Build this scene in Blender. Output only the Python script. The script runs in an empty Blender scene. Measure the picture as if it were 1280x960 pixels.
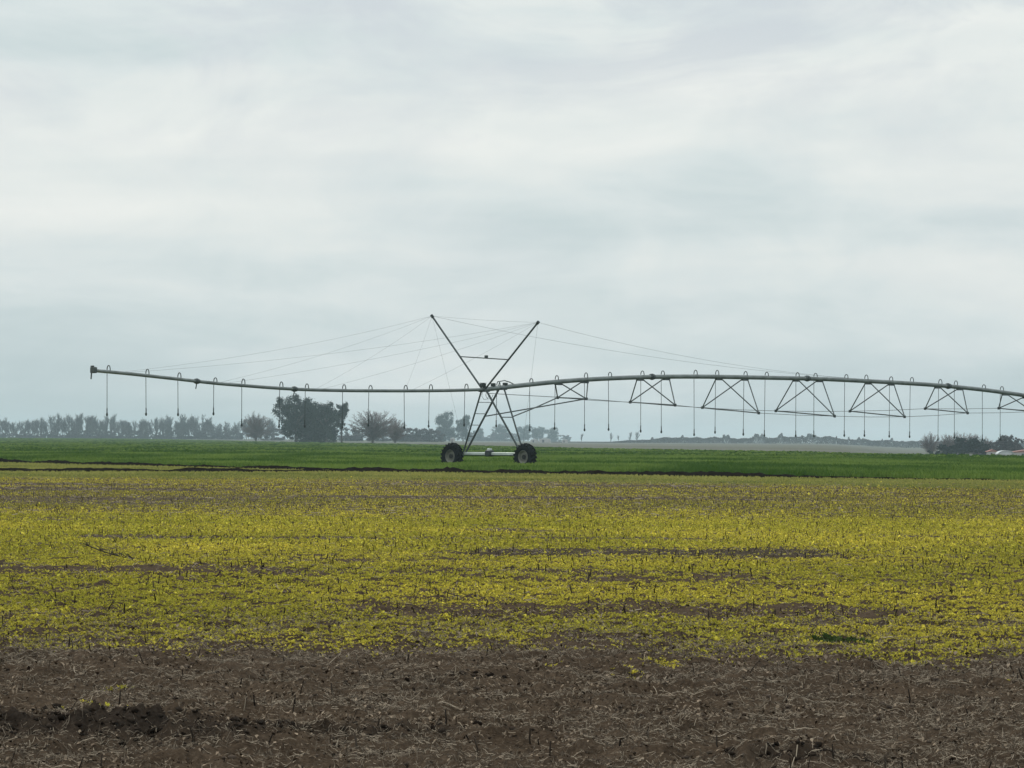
import bpy, math, random
import numpy as np
from mathutils import Vector, Matrix

random.seed(7)
RNG = np.random.default_rng(7)
S = bpy.context.scene
C = S.collection

# ------------------------------------------------------------------ camera
F = 4800.0                       # focal length in pixels of a 1280 wide frame (a long lens)
H = 1.42                         # eye height
PITCH = math.atan(70.0 / F)
ROLL = math.atan(0.00625)
fw = Vector((0, math.cos(PITCH), math.sin(PITCH)))
up0 = Vector((0, -math.sin(PITCH), math.cos(PITCH)))
rt0 = Vector((1, 0, 0))
rt = rt0 * math.cos(ROLL) + up0 * math.sin(ROLL)
up = up0 * math.cos(ROLL) - rt0 * math.sin(ROLL)
EYE = Vector((0, 0, H))
cam = bpy.data.cameras.new('camera')
cam.sensor_width = 36.0
cam.lens = 36.0 * F / 1280.0
cam.clip_start = 0.5
cam.clip_end = 20000
camo = bpy.data.objects.new('camera', cam)
camo.matrix_world = Matrix(((rt.x, up.x, -fw.x, 0), (rt.y, up.y, -fw.y, 0), (rt.z, up.z, -fw.z, H), (0, 0, 0, 1)))
C.objects.link(camo)
S.camera = camo

def ray(px, py):
    d = fw + rt * ((px - 640) / F) + up * ((480 - py) / F)
    return d / d.y

def at(px, py, depth):           # the place seen at a pixel, at a distance in metres
    return EYE + ray(px, py) * depth

def on_plane(px, py, p0, n):     # the place seen at a pixel on a plane
    d = ray(px, py)
    return EYE + d * ((p0 - EYE).dot(n) / d.dot(n))

# ------------------------------------------------------------------ noise
def _h(ix, iy, s):
    n = (ix.astype(np.int64) * 374761393 + iy.astype(np.int64) * 668265263 + s * 1274126177) & 0xffffffff
    n = ((n ^ (n >> 13)) * 1274126177) & 0xffffffff
    n = (n ^ (n >> 16)) & 0xffffffff
    return n.astype(np.float64) / 4294967295.0

def vnoise(x, y, s=0):
    x = np.asarray(x, float); y = np.asarray(y, float)
    ix = np.floor(x); iy = np.floor(y)
    fx = x - ix; fy = y - iy
    fx = fx * fx * (3 - 2 * fx); fy = fy * fy * (3 - 2 * fy)
    a = _h(ix, iy, s); b = _h(ix + 1, iy, s); c = _h(ix, iy + 1, s); d = _h(ix + 1, iy + 1, s)
    return (a * (1 - fx) + b * fx) * (1 - fy) + (c * (1 - fx) + d * fx) * fy

def fbm(x, y, s=0, o=4):
    v = 0; a = 0.5; t = 0
    for i in range(o):
        v = v + a * vnoise(np.asarray(x) * 2 ** i + 17.3 * i, np.asarray(y) * 2 ** i - 9.1 * i, s + i); t += a; a *= 0.5
    return v / t

def ss(a, b, x):
    t = np.clip((np.asarray(x, float) - a) / (b - a), 0, 1)
    return t * t * (3 - 2 * t)

# ------------------------------------------------------------------ materials
def mat(name, col, rough=0.8, metal=0.0, var=0.0, scale=5.0, attr=None, spec=0.3, trans=0.0):
    m = bpy.data.materials.new(name); m.use_nodes = True
    nt = m.node_tree; b = nt.nodes['Principled BSDF']
    b.inputs['Roughness'].default_value = rough
    b.inputs['Metallic'].default_value = metal
    b.inputs['Specular IOR Level'].default_value = spec
    if attr:
        a = nt.nodes.new('ShaderNodeAttribute'); a.attribute_name = attr
        nt.links.new(a.outputs['Color'], b.inputs['Base Color'])
        if trans:
            tr = nt.nodes.new('ShaderNodeBsdfTranslucent'); mx = nt.nodes.new('ShaderNodeMixShader')
            nt.links.new(a.outputs['Color'], tr.inputs['Color'])
            mx.inputs[0].default_value = trans
            nt.links.new(b.outputs[0], mx.inputs[1]); nt.links.new(tr.outputs[0], mx.inputs[2])
            nt.links.new(mx.outputs[0], nt.nodes['Material Output'].inputs['Surface'])
        return m
    if var:
        tc = nt.nodes.new('ShaderNodeTexCoord')
        n = nt.nodes.new('ShaderNodeTexNoise'); n.inputs['Scale'].default_value = scale; n.inputs['Detail'].default_value = 5
        r = nt.nodes.new('ShaderNodeMapRange')
        r.inputs['From Min'].default_value = 0.3; r.inputs['From Max'].default_value = 0.7
        r.inputs['To Min'].default_value = 1 - var; r.inputs['To Max'].default_value = 1 + var
        mx = nt.nodes.new('ShaderNodeMix'); mx.data_type = 'RGBA'; mx.blend_type = 'MULTIPLY'
        mx.inputs[0].default_value = 1.0
        mx.inputs[6].default_value = (*col, 1)
        nt.links.new(tc.outputs['Object'], n.inputs['Vector'])
        nt.links.new(n.outputs['Fac'], r.inputs['Value'])
        nt.links.new(r.outputs[0], mx.inputs[7])
        nt.links.new(mx.outputs[2], b.inputs['Base Color'])
    else:
        b.inputs['Base Color'].default_value = (*col, 1)
    return m

M_GALV = mat('galvanised_steel', (0.17, 0.19, 0.185), 0.5, 0.35, 0.25, 2.0)
M_STEEL = mat('weathered_steel', (0.075, 0.09, 0.09), 0.6, 0.3, 0.25, 3.0)
M_BEAM = mat('bright_zinc_beam', (0.55, 0.6, 0.57), 0.4, 0.3, 0.2, 2.0)
M_ROD = mat('dull_rod', (0.14, 0.15, 0.15), 0.6, 0.3)
M_CABLE = mat('wire_rope', (0.22, 0.24, 0.24), 0.6, 0.2)
M_HOSE = mat('black_hose', (0.035, 0.045, 0.05), 0.5)
M_BOXM = mat('dark_box_paint', (0.03, 0.04, 0.04), 0.5)
M_RUBBER = mat('tyre_rubber', (0.012, 0.015, 0.016), 0.85, 0, 0.3, 8, spec=0.08)
M_RIM = mat('dusty_rim', (0.185, 0.185, 0.155), 0.7, 0.1, 0.25, 4)
M_HUB = mat('hub_cast_iron', (0.025, 0.028, 0.026), 0.7)
M_BARK = mat('grey_bark', (0.10, 0.09, 0.085), 0.9, 0, 0.3, 2, spec=0.0)
M_TWIG = mat('bare_twigs', (0.075, 0.066, 0.068), 0.9, spec=0.0)
M_TWIGR = mat('reddish_twigs', (0.155, 0.115, 0.105), 0.9, spec=0.0)
M_LEAF = mat('evergreen_leaf', (0.05, 0.06, 0.04), 0.8, attr='tint', spec=0.0)
M_WEED = mat('yellow_weed_leaf', (0.3, 0.3, 0.05), 0.85, attr='tint', spec=0.0, trans=0.3)
M_CROP = mat('crop_leaf', (0.05, 0.1, 0.03), 0.75, attr='tint', spec=0.0, trans=0.25)
M_STRAW = mat('dry_straw', (0.2, 0.17, 0.13), 0.9, attr='tint', spec=0.0)
M_WALL = mat('white_wall', (0.42, 0.39, 0.37), 0.9, 0, 0.12, 1)
M_ROOFW = mat('pale_roof', (0.55, 0.57, 0.57), 0.6, 0, 0.1, 1)
M_ROOFR = mat('faded_red_roof', (0.38, 0.18, 0.15), 0.8, 0, 0.15, 1)
M_DOOR = mat('dark_opening', (0.05, 0.05, 0.05), 0.7)

# ------------------------------------------------------------------ mesh helpers
class MB:
    def __init__(self): self.v = []; self.f = []
    def add(self, vs, fs):
        b = len(self.v); self.v += [tuple(p) for p in vs]; self.f += [tuple(i + b for i in f) for f in fs]
    def tube(self, pts, r, n=8, cap=True):
        pts = [Vector(p) for p in pts]
        rs = r if isinstance(r, (list, tuple)) else [r] * len(pts)
        t0 = (pts[1] - pts[0]).normalized()
        a = Vector((0, 0, 1)) if abs(t0.z) < 0.9 else Vector((1, 0, 0))
        u = t0.cross(a).normalized()
        vs = []; N = len(pts)
        for i, p in enumerate(pts):
            t = (pts[min(i + 1, N - 1)] - pts[max(i - 1, 0)]).normalized()
            u = (u - t * u.dot(t)).normalized(); w = t.cross(u)
            for k in range(n):
                an = 2 * math.pi * k / n
                vs.append(p + (u * math.cos(an) + w * math.sin(an)) * rs[i])
        fs = []
        for i in range(N - 1):
            for k in range(n):
                k2 = (k + 1) % n
                fs.append((i * n + k, i * n + k2, (i + 1) * n + k2, (i + 1) * n + k))
        if cap:
            fs.append(tuple(range(n - 1, -1, -1))); fs.append(tuple((N - 1) * n + k for k in range(n)))
        self.add(vs, fs)
    def box(self, c, sx, sy, sz, ax=Vector((1, 0, 0)), ay=None, az=None, bev=0.12):
        c = Vector(c); ax = Vector(ax).normalized()
        az = Vector((0, 0, 1)) if az is None else Vector(az)
        ay = az.cross(ax).normalized() if ay is None else Vector(ay)
        az = ax.cross(ay).normalized()
        b = min(sx, sy, sz) * bev
        vs = []; fs = []
        lay = [(-sz / 2, b), (-sz / 2 + b, 0), (sz / 2 - b, 0), (sz / 2, b)]
        for z, i in lay:
            hx, hy = sx / 2 - i, sy / 2 - i
            q = b * 0.7
            for x, y in ((-hx + q, -hy), (hx - q, -hy), (hx, -hy + q), (hx, hy - q), (hx - q, hy), (-hx + q, hy), (-hx, hy - q), (-hx, -hy + q)):
                vs.append(c + ax * x + ay * y + az * z)
        for l in range(3):
            for k in range(8):
                k2 = (k + 1) % 8
                fs.append((l * 8 + k, l * 8 + k2, l * 8 + 8 + k2, l * 8 + 8 + k))
        fs.append(tuple(range(7, -1, -1))); fs.append(tuple(range(24, 32)))
        self.add(vs, fs)
    def revolve(self, prof, c, axis, n=40):
        c = Vector(c); axis = Vector(axis).normalized()
        u = Vector((0, 0, 1)); w = axis.cross(u).normalized(); vs = []; fs = []
        m = len(prof)
        for k in range(n):
            an = 2 * math.pi * k / n
            e = u * math.cos(an) + w * math.sin(an)
            for a, r in prof: vs.append(c + axis * a + e * r)
        for k in range(n):
            k2 = (k + 1) % n
            for j in range(m - 1):
                fs.append((k * m + j, k2 * m + j, k2 * m + j + 1, k * m + j + 1))
        self.add(vs, fs)
    def build(self, name, material, parent=None, smooth=True):
        me = bpy.data.meshes.new(name)
        off = Vector((0, 0, 0)) if parent is None else parent_offset(parent)
        me.from_pydata([(x - off.x, y - off.y, z - off.z) for x, y, z in self.v], [], self.f)
        me.materials.append(material)
        if smooth:
            me.polygons.foreach_set('use_smooth', [True] * len(me.polygons))
            try: me.set_sharp_from_angle(angle=math.radians(35))
            except Exception: pass
        o = bpy.data.objects.new(name, me); C.objects.link(o)
        if parent is not None: o.parent = parent
        return o

def parent_offset(p):            # only roots carry a location; parts stay at their thing's origin
    o = Vector((0, 0, 0))
    while p is not None:
        o += p.location; p = p.parent
    return o

def np_mesh(name, V, Fq, material, tint=None, parent=None, k=4, smooth=False):
    me = bpy.data.meshes.new(name)
    V = np.ascontiguousarray(V, np.float32); Fq = np.ascontiguousarray(Fq, np.int32)
    me.vertices.add(len(V)); me.vertices.foreach_set('co', V.ravel())
    nf = len(Fq)
    me.loops.add(nf * k); me.loops.foreach_set('vertex_index', Fq.ravel())
    me.polygons.add(nf); me.polygons.foreach_set('loop_start', np.arange(0, nf * k, k, dtype=np.int32))
    me.polygons.foreach_set('loop_total', np.full(nf, k, np.int32))
    me.update(calc_edges=True)
    if smooth: me.polygons.foreach_set('use_smooth', np.ones(nf, bool))
    if tint is not None:
        a = me.attributes.new('tint', 'FLOAT_COLOR', 'POINT')
        col = np.ones((len(V), 4), np.float32); col[:, :3] = tint
        a.data.foreach_set('color', col.ravel())
    me.materials.append(material)
    o = bpy.data.objects.new(name, me); C.objects.link(o)
    if parent is not None: o.parent = parent
    return o

def tag(o, label=None, cat=None, group=None, kind=None):
    if label: o['label'] = label
    if cat: o['category'] = cat
    if group: o['group'] = group
    if kind: o['kind'] = kind
    return o

def empty(name, loc):
    o = bpy.data.objects.new(name, None); o.location = loc; o.empty_display_size = 0.3
    C.objects.link(o); return o

# ------------------------------------------------------------------ the lie of the land
EDGE_X = np.array([-400, -60, -45, -28.4, -12, 0, 10, 19.3, 40, 60, 400.])
EDGE_D = np.array([900, 275, 240, 213, 179, 162, 152, 145, 132, 125, 60.])
def crop_edge(x): return np.interp(x, EDGE_X, EDGE_D)
FAR_D = np.array([100, 300, 384, 427, 488, 611, 1054, 1310, 1850, 2600, 5200.])
FAR_X = np.array([70, 57, 51, 43, 36.6, 12.7, -30.7, -68, -150, -260, -700.])
def field_side(d): return np.interp(d, FAR_D, FAR_X)      # right boundary of the crop

def crop_mask(x, d):
    j = (fbm(np.asarray(x) * 0.7, np.asarray(d) * 0.15, 31, 3) - 0.5) * 3.0
    a = ss(-0.3, 0.8, d - crop_edge(x) - j * 0.5)
    b = ss(-1.0, 1.0, field_side(d) - x)
    c = 1 - ss(2480, 2500, d)
    return a * b * c

def ground_z(x, d):
    x = np.asarray(x, float); d = np.asarray(d, float)
    near = 1 - ss(120, 170, d)
    z = (fbm(x / 5.0, d / 5.0, 3, 3) - 0.5) * 0.038 * near
    z = z + (fbm(x / 40.0, d / 40.0, 5, 2) - 0.5) * 0.10 * ss(30, 90, d) * near
    z = z + 0.55 * ss(900, 1900, d) * (1 - ss(-260, -20, x))
    z = z - 2.4 * ss(390, 640, d) * ss(.080, .106, x / np.maximum(d, 1))
    return z

def clods(x, d):                 # broken soil, only where it can be made out
    n1 = fbm(x / 0.42, d / 0.42, 11, 4); n2 = vnoise(x / 0.085, d / 0.085, 15); n3 = vnoise(x / 0.04, d / 0.04, 16)
    w = 1 - ss(35, 70, d)
    n4 = vnoise(x / 0.17, d / 0.17, 18)
    z = ((n1 - 0.5) * 0.075 + np.abs(n2 - 0.5) * 0.05 + np.clip(n4 - .55, 0, 1) * .09 + (n3 - 0.5) * 0.024) * w
    m = mound(x, d)
    return z + m * (0.012 + 0.11 * np.clip(fbm(x / 0.34, d / 0.28, 21, 5) - 0.36, 0, 1) + 0.05 * (n2 - .4) + .05 * (n3 - .5) + .05 * np.clip(n4 - .5, 0, 1))

def mound(x, d):
    c = 18.35 + 0.25 * np.sin(x * 2.1) + (vnoise(x * 1.3, d * 0, 44) - .5) * 0.5
    wd = 0.40 + 0.42 * ss(-0.6, -2.2, x)
    a = np.exp(-((d - c) / wd) ** 2) * (1 - ss(-1.35, -0.95, x))
    b = np.exp(-((d - 18.45 - 0.2 * np.sin(x * 3)) / 0.22) ** 2) * ss(-1.3, -1.0, x) * (1 - ss(-0.35, 0.6, x)) * 0.55
    e = np.exp(-((d - 16.85) / 0.25) ** 2) * ss(0.6, 1.2, x) * 0.6 * ss(.35, .6, vnoise(x * 2.2, d, 51))
    g = np.exp(-((d - 22.3 - .2 * x) / 0.3) ** 2) * np.exp(-((x + .55) / .55) ** 2) * .35
    return np.clip(a + b + e + g, 0, 1.2)

def weed_density(x, d):
    n = fbm(x / 2.6, d / 2.9, 61, 4); n2 = fbm(x / 0.55, d / 0.8, 71, 3); nb = fbm(x / 14.0, d / 4.5, 81, 3)
    edge = 26.1 + (fbm(x / 1.3, d * 0 + .5, 91, 3) - 0.5) * 4.5 - 0.08 * x
    w = ss(-1.6, 1.6, d - edge + (n2 - .5) * 4.5)
    dens = w * np.clip(1.05 - 2.0 * ss(0.57, 0.78, 0.6 * n + 0.4 * nb), 0.10, 1)
    far = ss(66, 88, d + (nb - .5) * 22 - 6 * ss(-3, 8, x))
    dens = dens * (1 - far) + far * np.clip(0.20 + 2.4 * (nb - 0.47), 0.04, 0.75)
    far2 = ss(108, 126, d + (nb - .5) * 14)
    dens = dens * (1 - far2) + far2 * np.clip(0.35 + 2.0 * (nb - .45), .12, .8)
    # bare streaks
    st = np.exp(-((d - 48.3 - 0.12 * x + (n2 - .5)) / 2.3) ** 4) * ss(-1.2, -0.2, x) * (1 - ss(3.6, 4.9, x))
    st2 = np.exp(-((d - 44.5) / 1.2) ** 2) * np.exp(-((x + 1.9) / 1.1) ** 2) * .9
    st3 = np.exp(-((d - 50.5) / 1.2) ** 2) * np.exp(-((x + 6.0) / .7) ** 2) * .7
    dens = dens * (1 - np.clip(st + st2 + st3, 0, 1) * 0.95)
    dens = np.where(n2 > 0.67, dens * 0.4, dens)
    # stray patches on the bare soil in front
    p = ss(0.78, 0.84, fbm(x / 0.7, d / 1.3, 101, 3)) * ss(20, 24, d) * 0.5
    for px, pd, sx, sd in ((-2.2, 25.6, .22, .35), (.94, 23.8, .13, .2), (2.6, 25.2, .3, .3), (-2.15, 21.2, .08, .12), (-2.2, 20.1, .10, .1)):
        p = np.maximum(p, np.exp(-((x - px) / sx) ** 2 - ((d - pd) / sd) ** 2))
    return np.clip(np.maximum(dens, p * (1 - w)), 0, 1)

def grass_mask(x, d):
    n = (fbm(x / 3, d / 3, 111, 2) - .5) * 6
    return ss(128, 134, d + n + 0.95 * np.clip(x, 0, 40)) * (1 - ss(-1.0, 0.5, d - crop_edge(x)))

# ground: one sheet, finer close to the camera
dr = np.concatenate([np.linspace(-60, 9, 8), np.arange(10, 15.4, 0.2), np.arange(15.4, 28, 0.026), np.arange(28, 60, 0.095)])
g = 60.0; far = []
while g < 400: far.append(g); g *= 1.0065
while g < 5300: far.append(g); g *= 1.035
dr = np.concatenate([dr, np.array(far), [5300.0]])
half = 0.150 * np.maximum(dr, 0) + 0.9
tin = np.linspace(-1, 1, 381)
XX = half[:, None] * tin[None, :]
outer = np.array([0.0008, 0.002, 0.006, 0.02, 0.06, 0.2, 1.0])
R_ = half[:, None] + (4200 - half[:, None]) * outer[None, :]
XX = np.concatenate([-R_[:, ::-1], XX, R_], axis=1)
DD = np.repeat(dr[:, None], XX.shape[1], axis=1)
ZZ = ground_z(XX, DD) + np.where((DD > 13) & (DD < 75), clods(XX, DD), 0)
nr, nc = XX.shape
V = np.stack([XX, DD, ZZ], -1).reshape(-1, 3)
idx = np.arange(nr * nc).reshape(nr, nc)
Fq = np.stack([idx[:-1, :-1], idx[:-1, 1:], idx[1:, 1:], idx[1:, :-1]], -1).reshape(-1, 4)

M_GROUND = bpy.data.materials.new('field_soil'); M_GROUND.use_nodes = True
def ground_material():
    nt = M_GROUND.node_tree; N = nt.nodes; L = nt.links; b = N['Principled BSDF']
    b.inputs['Roughness'].default_value = 0.95; b.inputs['Specular IOR Level'].default_value = 0.0
    geo = N.new('ShaderNodeNewGeometry')
    def noise(scale, detail=6, rough=0.6, vec=None):
        n = N.new('ShaderNodeTexNoise'); n.inputs['Scale'].default_value = scale; n.inputs['Detail'].default_value = detail
        n.inputs['Roughness'].default_value = rough; L.new(vec or geo.outputs['Position'], n.inputs['Vector']); return n.outputs['Fac']
    def ramp(fac, stops):
        r = N.new('ShaderNodeValToRGB'); L.new(fac, r.inputs[0])
        e = r.color_ramp.elements
        while len(e) < len(stops): e.new(0.5)
        for q, (p, c) in zip(e, stops): q.position = p; q.color = (*c, 1)
        return r.outputs[0]
    def mix(f, a, c):
        m = N.new('ShaderNodeMix'); m.data_type = 'RGBA'
        if isinstance(f, float): m.inputs[0].default_value = f
        else: L.new(f, m.inputs[0])
        for i, v in ((6, a), (7, c)):
            if isinstance(v, tuple): m.inputs[i].default_value = (*v, 1)
            else: L.new(v, m.inputs[i])
        return m.outputs[2]
    def attr(n):
        a = N.new('ShaderNodeAttribute'); a.attribute_name = n; return a.outputs['Fac']
    fine = ramp(noise(38, 8, 0.75), [(0.34, (0.016, 0.0115, 0.0085)), (0.52, (0.072, 0.051, 0.035)), (0.72, (0.205, 0.152, 0.106))])
    coarse = ramp(noise(1.7, 6, 0.65), [(0.34, (0.036, 0.0255, 0.0175)), (0.66, (0.122, 0.089, 0.062))])
    soil = mix(0.45, fine, coarse)
    soil = mix(attr('moist'), soil, ramp(noise(30, 6, .7), [(.35, (0.014, 0.011, 0.009)), (.65, (0.045, 0.035, 0.028))]))
    trash = ramp(noise(4.0, 8, 0.7), [(0.35, (0.05, 0.040, 0.029)), (0.65, (0.15, 0.125, 0.085))])
    soil = mix(attr('litter'), soil, trash)
    gr = ramp(noise(1.2, 6, 0.6), [(0.3, (0.12, 0.125, 0.04)), (0.7, (0.25, 0.24, 0.08))])
    soil = mix(attr('grass'), soil, gr)
    gc = ramp(noise(0.25, 5, 0.6), [(0.3, (0.025, 0.05, 0.015)), (0.7, (0.05, 0.09, 0.028))])
    soil = mix(attr('crop'), soil, gc)
    fl = ramp(noise(0.012, 4, 0.6), [(0.3, (0.10, 0.103, 0.085)), (0.7, (0.165, 0.165, 0.135))])
    soil = mix(attr('fallow'), soil, fl)
    L.new(soil, b.inputs['Base Color'])
    bp = N.new('ShaderNodeBump'); bp.inputs['Strength'].default_value = 0.8; bp.inputs['Distance'].default_value = 0.03
    L.new(noise(30, 8, 0.75), bp.inputs['Height']); L.new(bp.outputs[0], b.inputs['Normal'])
ground_material()
go = np_mesh('ground', V, Fq, M_GROUND, smooth=True)
def fattr(me, n, v):
    a = me.attributes.new(n, 'FLOAT', 'POINT'); a.data.foreach_set('value', np.ascontiguousarray(v, np.float32).ravel())
cm = crop_mask(XX, DD)
fattr(go.data, 'crop', cm)
fattr(go.data, 'grass', grass_mask(XX, DD) * (1 - cm))
fattr(go.data, 'fallow', np.clip(ss(0, 2, XX - field_side(DD)) * ss(150, 300, DD) + ss(2480, 2500, DD), 0, 1))
fattr(go.data, 'moist', np.clip(0.7 * np.exp(-((DD - 48.3 - 0.12 * XX) / 2.2) ** 4) * ss(-1.2, -0.2, XX) * (1 - ss(3.6, 4.9, XX)) + mound(XX, DD) * (.45 + .9 * fbm(XX / .2, DD / .25, 23, 4)), 0, 0.85) * (DD > 10))
fattr(go.data, 'litter', ss(30, 70, DD) * (1 - ss(130, 140, DD)) * (0.55 + 0.4 * fbm(XX / 3, DD / 6, 121, 3)))
tag(go, 'brown stubble soil under the weeds and crop, flat to the horizon', 'ground', kind='structure')

# dark soil ridges thrown up along the crop's edge
def ridge(pts, h, w, seed):
    px = [p[0] for p in pts]; pd = [p[1] for p in pts]
    n = int(abs(px[-1] - px[0]) / 0.10)
    xs = np.linspace(px[0], px[-1], n)
    ds = np.interp(xs, px, pd) + (fbm(xs / 2.5, xs * 0, seed, 3) - .5) * 1.6
    cs = np.linspace(-1, 1, 11)
    X = np.repeat(xs[:, None], 11, 1); D = ds[:, None] + cs[None, :] * w
    hh = (1 - .6 * ss(8, 18, xs)) * h * (0.35 + 1.1 * fbm(xs / 1.6, xs * 0, seed + 3, 4)) * np.clip(np.minimum(np.arange(n), np.arange(n)[::-1]) / 40.0, 0, 1)
    Z = ground_z(X, D) - 0.03 + hh[:, None] * (1 - cs[None, :] ** 2) * (0.65 + 0.7 * fbm(X / 0.25, D / 0.25, seed + 5, 3))
    i = np.arange(n * 11).reshape(n, 11)
    f = np.stack([i[:-1, :-1], i[1:, :-1], i[1:, 1:], i[:-1, 1:]], -1).reshape(-1, 4)
    return np.stack([X, D, Z], -1).reshape(-1, 3), f
M_DARKSOIL = mat('moist_dark_soil', (0.011, 0.009, 0.007), 0.95, 0, 0.45, 3, spec=0.0)
edge_pts = [(x, float(crop_edge(x)) - 0.9) for x in np.linspace(-44, 44, 60)]
for pts, h, w, sd, lab in ((edge_pts, 0.19, 0.6, 201, 'dark soil ridge running along the near edge of the green crop'),
                      ([(-30, 157), (-20.9, 157), (-14.9, 159), (-10.8, 161.5), (-6, 166), (-1.5, 163)], 0.19, 0.9, 221, 'dark churned soil ridge on the left in front of the green crop'),
                      ([(-12, 141), (-3, 135), (2, 138), (8, 131), (14, 128), (24, 124)], 0.055, 0.5, 241, 'thin dark soil ridge between grass strip and yellow weeds')):
    v, f = ridge(pts, h, w, sd)
    tag(np_mesh('soil_ridge', v, f, M_DARKSOIL, smooth=True), lab, 'ridge', kind='structure')

# ------------------------------------------------------------------ scattered small plants and litter
def scatter(d0, d1, per_m2, margin=1.1):
    # even scatter over the wedge of field in view
    wid = lambda d: 2 * (0.1335 * d * margin + 0.6)
    area = 0.5 * (wid(d0) + wid(d1)) * (d1 - d0); n = int(area * per_m2)
    a = RNG.random(n); w0, w1 = wid(d0), wid(d1)
    d = d0 + (np.sqrt(w0 * w0 + a * (w1 * w1 - w0 * w0)) - w0) / (w1 - w0) * (d1 - d0)
    return (RNG.random(n) - 0.5) * wid(d), d

def surf(x, d): return ground_z(x, d) + np.where(d < 75, clods(x, d), 0)

def leaves(x, d, z, size, nleaf, tilt, colf, broad=0.55, lift=0.004):
    """rosettes of rhombus leaves"""
    n = len(x); k = nleaf
    yaw = (RNG.random((n, 1)) + np.arange(k)[None, :] / k + 0.15 * RNG.random((n, k))) * 2 * np.pi
    el = np.radians(tilt[0] + (tilt[1] - tilt[0]) * RNG.random((n, k)))
    L = size[:, None] * (0.6 + 0.7 * RNG.random((n, k))); W = L * broad * (0.7 + 0.6 * RNG.random((n, k)))
    dx = np.cos(yaw) * np.cos(el); dy = np.sin(yaw) * np.cos(el); dz = np.sin(el)
    sx = -np.sin(yaw); sy = np.cos(yaw)
    b = np.stack([np.repeat(x[:, None], k, 1), np.repeat(d[:, None], k, 1), np.repeat(z[:, None] + lift, k, 1)], -1)
    D = np.stack([dx, dy, dz], -1); Sd = np.stack([sx, sy, 0 * sx], -1)
    v = np.stack([b, b + D * (L * .55)[..., None] + Sd * (W * .5)[..., None] + np.array([0, 0, .1]) * L[..., None],
                  b + D * L[..., None], b + D * (L * .55)[..., None] - Sd * (W * .5)[..., None] + np.array([0, 0, .1]) * L[..., None]], 2).reshape(-1, 3)
    f = np.arange(n * k * 4).reshape(-1, 4)
    c = colf(n, k)
    return v, f, np.repeat(c.reshape(-1, 3), 4, 0)

def lerp3(a, b, t): return np.array(a) * (1 - t[..., None]) + np.array(b) * t[..., None]

def join(parts):
    vs, fs, ts = [], [], []; o = 0
    for v, f, t in parts:
        vs.append(v); fs.append(f + o); ts.append(t); o += len(v)
    return np.concatenate(vs), np.concatenate(fs), np.concatenate(ts)

def weed_col(x, d):
    big = fbm(x / 3.5, d / 5, 131, 3)
    def c(n, k):
        t = np.clip(big[:, None] + (RNG.random((n, k)) - .5) * 0.9, 0, 1)
        col = lerp3((0.39, 0.378, 0.05), (0.85, 0.705, 0.10), t)
        dry = (RNG.random((n, k)) < (0.10 + 0.30 * ss(68, 85, d))[:, None])
        col[dry] = (0.20, 0.165, 0.09)
        return col * (0.58 + 0.52 * RNG.random((n, k, 1))) * (0.72 + .5 * RNG.random((n, 1, 1)))
    return c

parts = []
for d0, d1, per, s0, s1, nl in ((19.5, 34, 1900, .008, .020, 5), (34, 48, 1150, .010, .025, 5), (48, 70, 520, .013, .036, 5), (70, 100, 170, .015, .036, 5), (100, 140, 110, .018, .042, 5)):
    x, d = scatter(d0, d1, per)
    keep = RNG.random(len(x)) < weed_density(x, d) * (1 - 0.75 * grass_mask(x, d))
    x, d = x[keep], d[keep]
    sz = (s0 + (s1 - s0) * RNG.random(len(x)) ** 1.5) * np.where(RNG.random(len(x)) < .07, 1.8, 1.0)
    parts.append(leaves(x, d, surf(x, d), sz, nl, (15, 65), weed_col(x, d)))
v, f, t = join(parts)
tag(np_mesh('yellow_weeds', v, f, M_WEED, t), 'low carpet of yellow green weeds spread over the stubble field', 'weeds', kind='stuff')
print('weed faces', len(f))

# short grass on the strip before the crop
def blades(x, d, z, hgt, k, wid, lean, colf):
    n = len(x)
    yaw = RNG.random((n, k)) * 2 * np.pi; ln = RNG.random((n, k)) * lean
    h = hgt[:, None] * (0.6 + 0.6 * RNG.random((n, k)))
    fy = RNG.random((n, k)) * 2 * np.pi
    sx = np.cos(fy) * wid[:, None] * .5; sy = np.sin(fy) * wid[:, None] * .5
    jx = (RNG.random((n, k)) - .5) * hgt[:, None] * .9; jy = (RNG.random((n, k)) - .5) * hgt[:, None] * .9
    bx = x[:, None] + jx; by = d[:, None] + jy; bz = np.repeat(z[:, None], k, 1) - .01
    tx = bx + np.cos(yaw) * ln * h; ty = by + np.sin(yaw) * ln * h; tz = bz + h
    mx = bx + np.cos(yaw) * ln * h * .3; my = by + np.sin(yaw) * ln * h * .3; mz = bz + h * .6
    v = np.stack([np.stack([bx - sx * .7, by - sy * .7, bz], -1), np.stack([bx + sx * .7, by + sy * .7, bz], -1),
                  np.stack([mx + sx, my + sy, mz], -1), np.stack([tx, ty, tz], -1), np.stack([mx - sx, my - sy, mz], -1)], 2).reshape(-1, 3)
    i = np.arange(n * k)[:, None] * 5
    f = np.concatenate([i + np.array([0, 1, 2, 4]), i + np.array([4, 2, 3, 3])], 0)
    f4 = (i + np.array([0, 1, 2, 4])); f3 = (i + np.array([4, 2, 3]))
    c = colf(n, k)
    return v, f4, f3, np.repeat(c.reshape(-1, 3), 5, 0)

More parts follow.
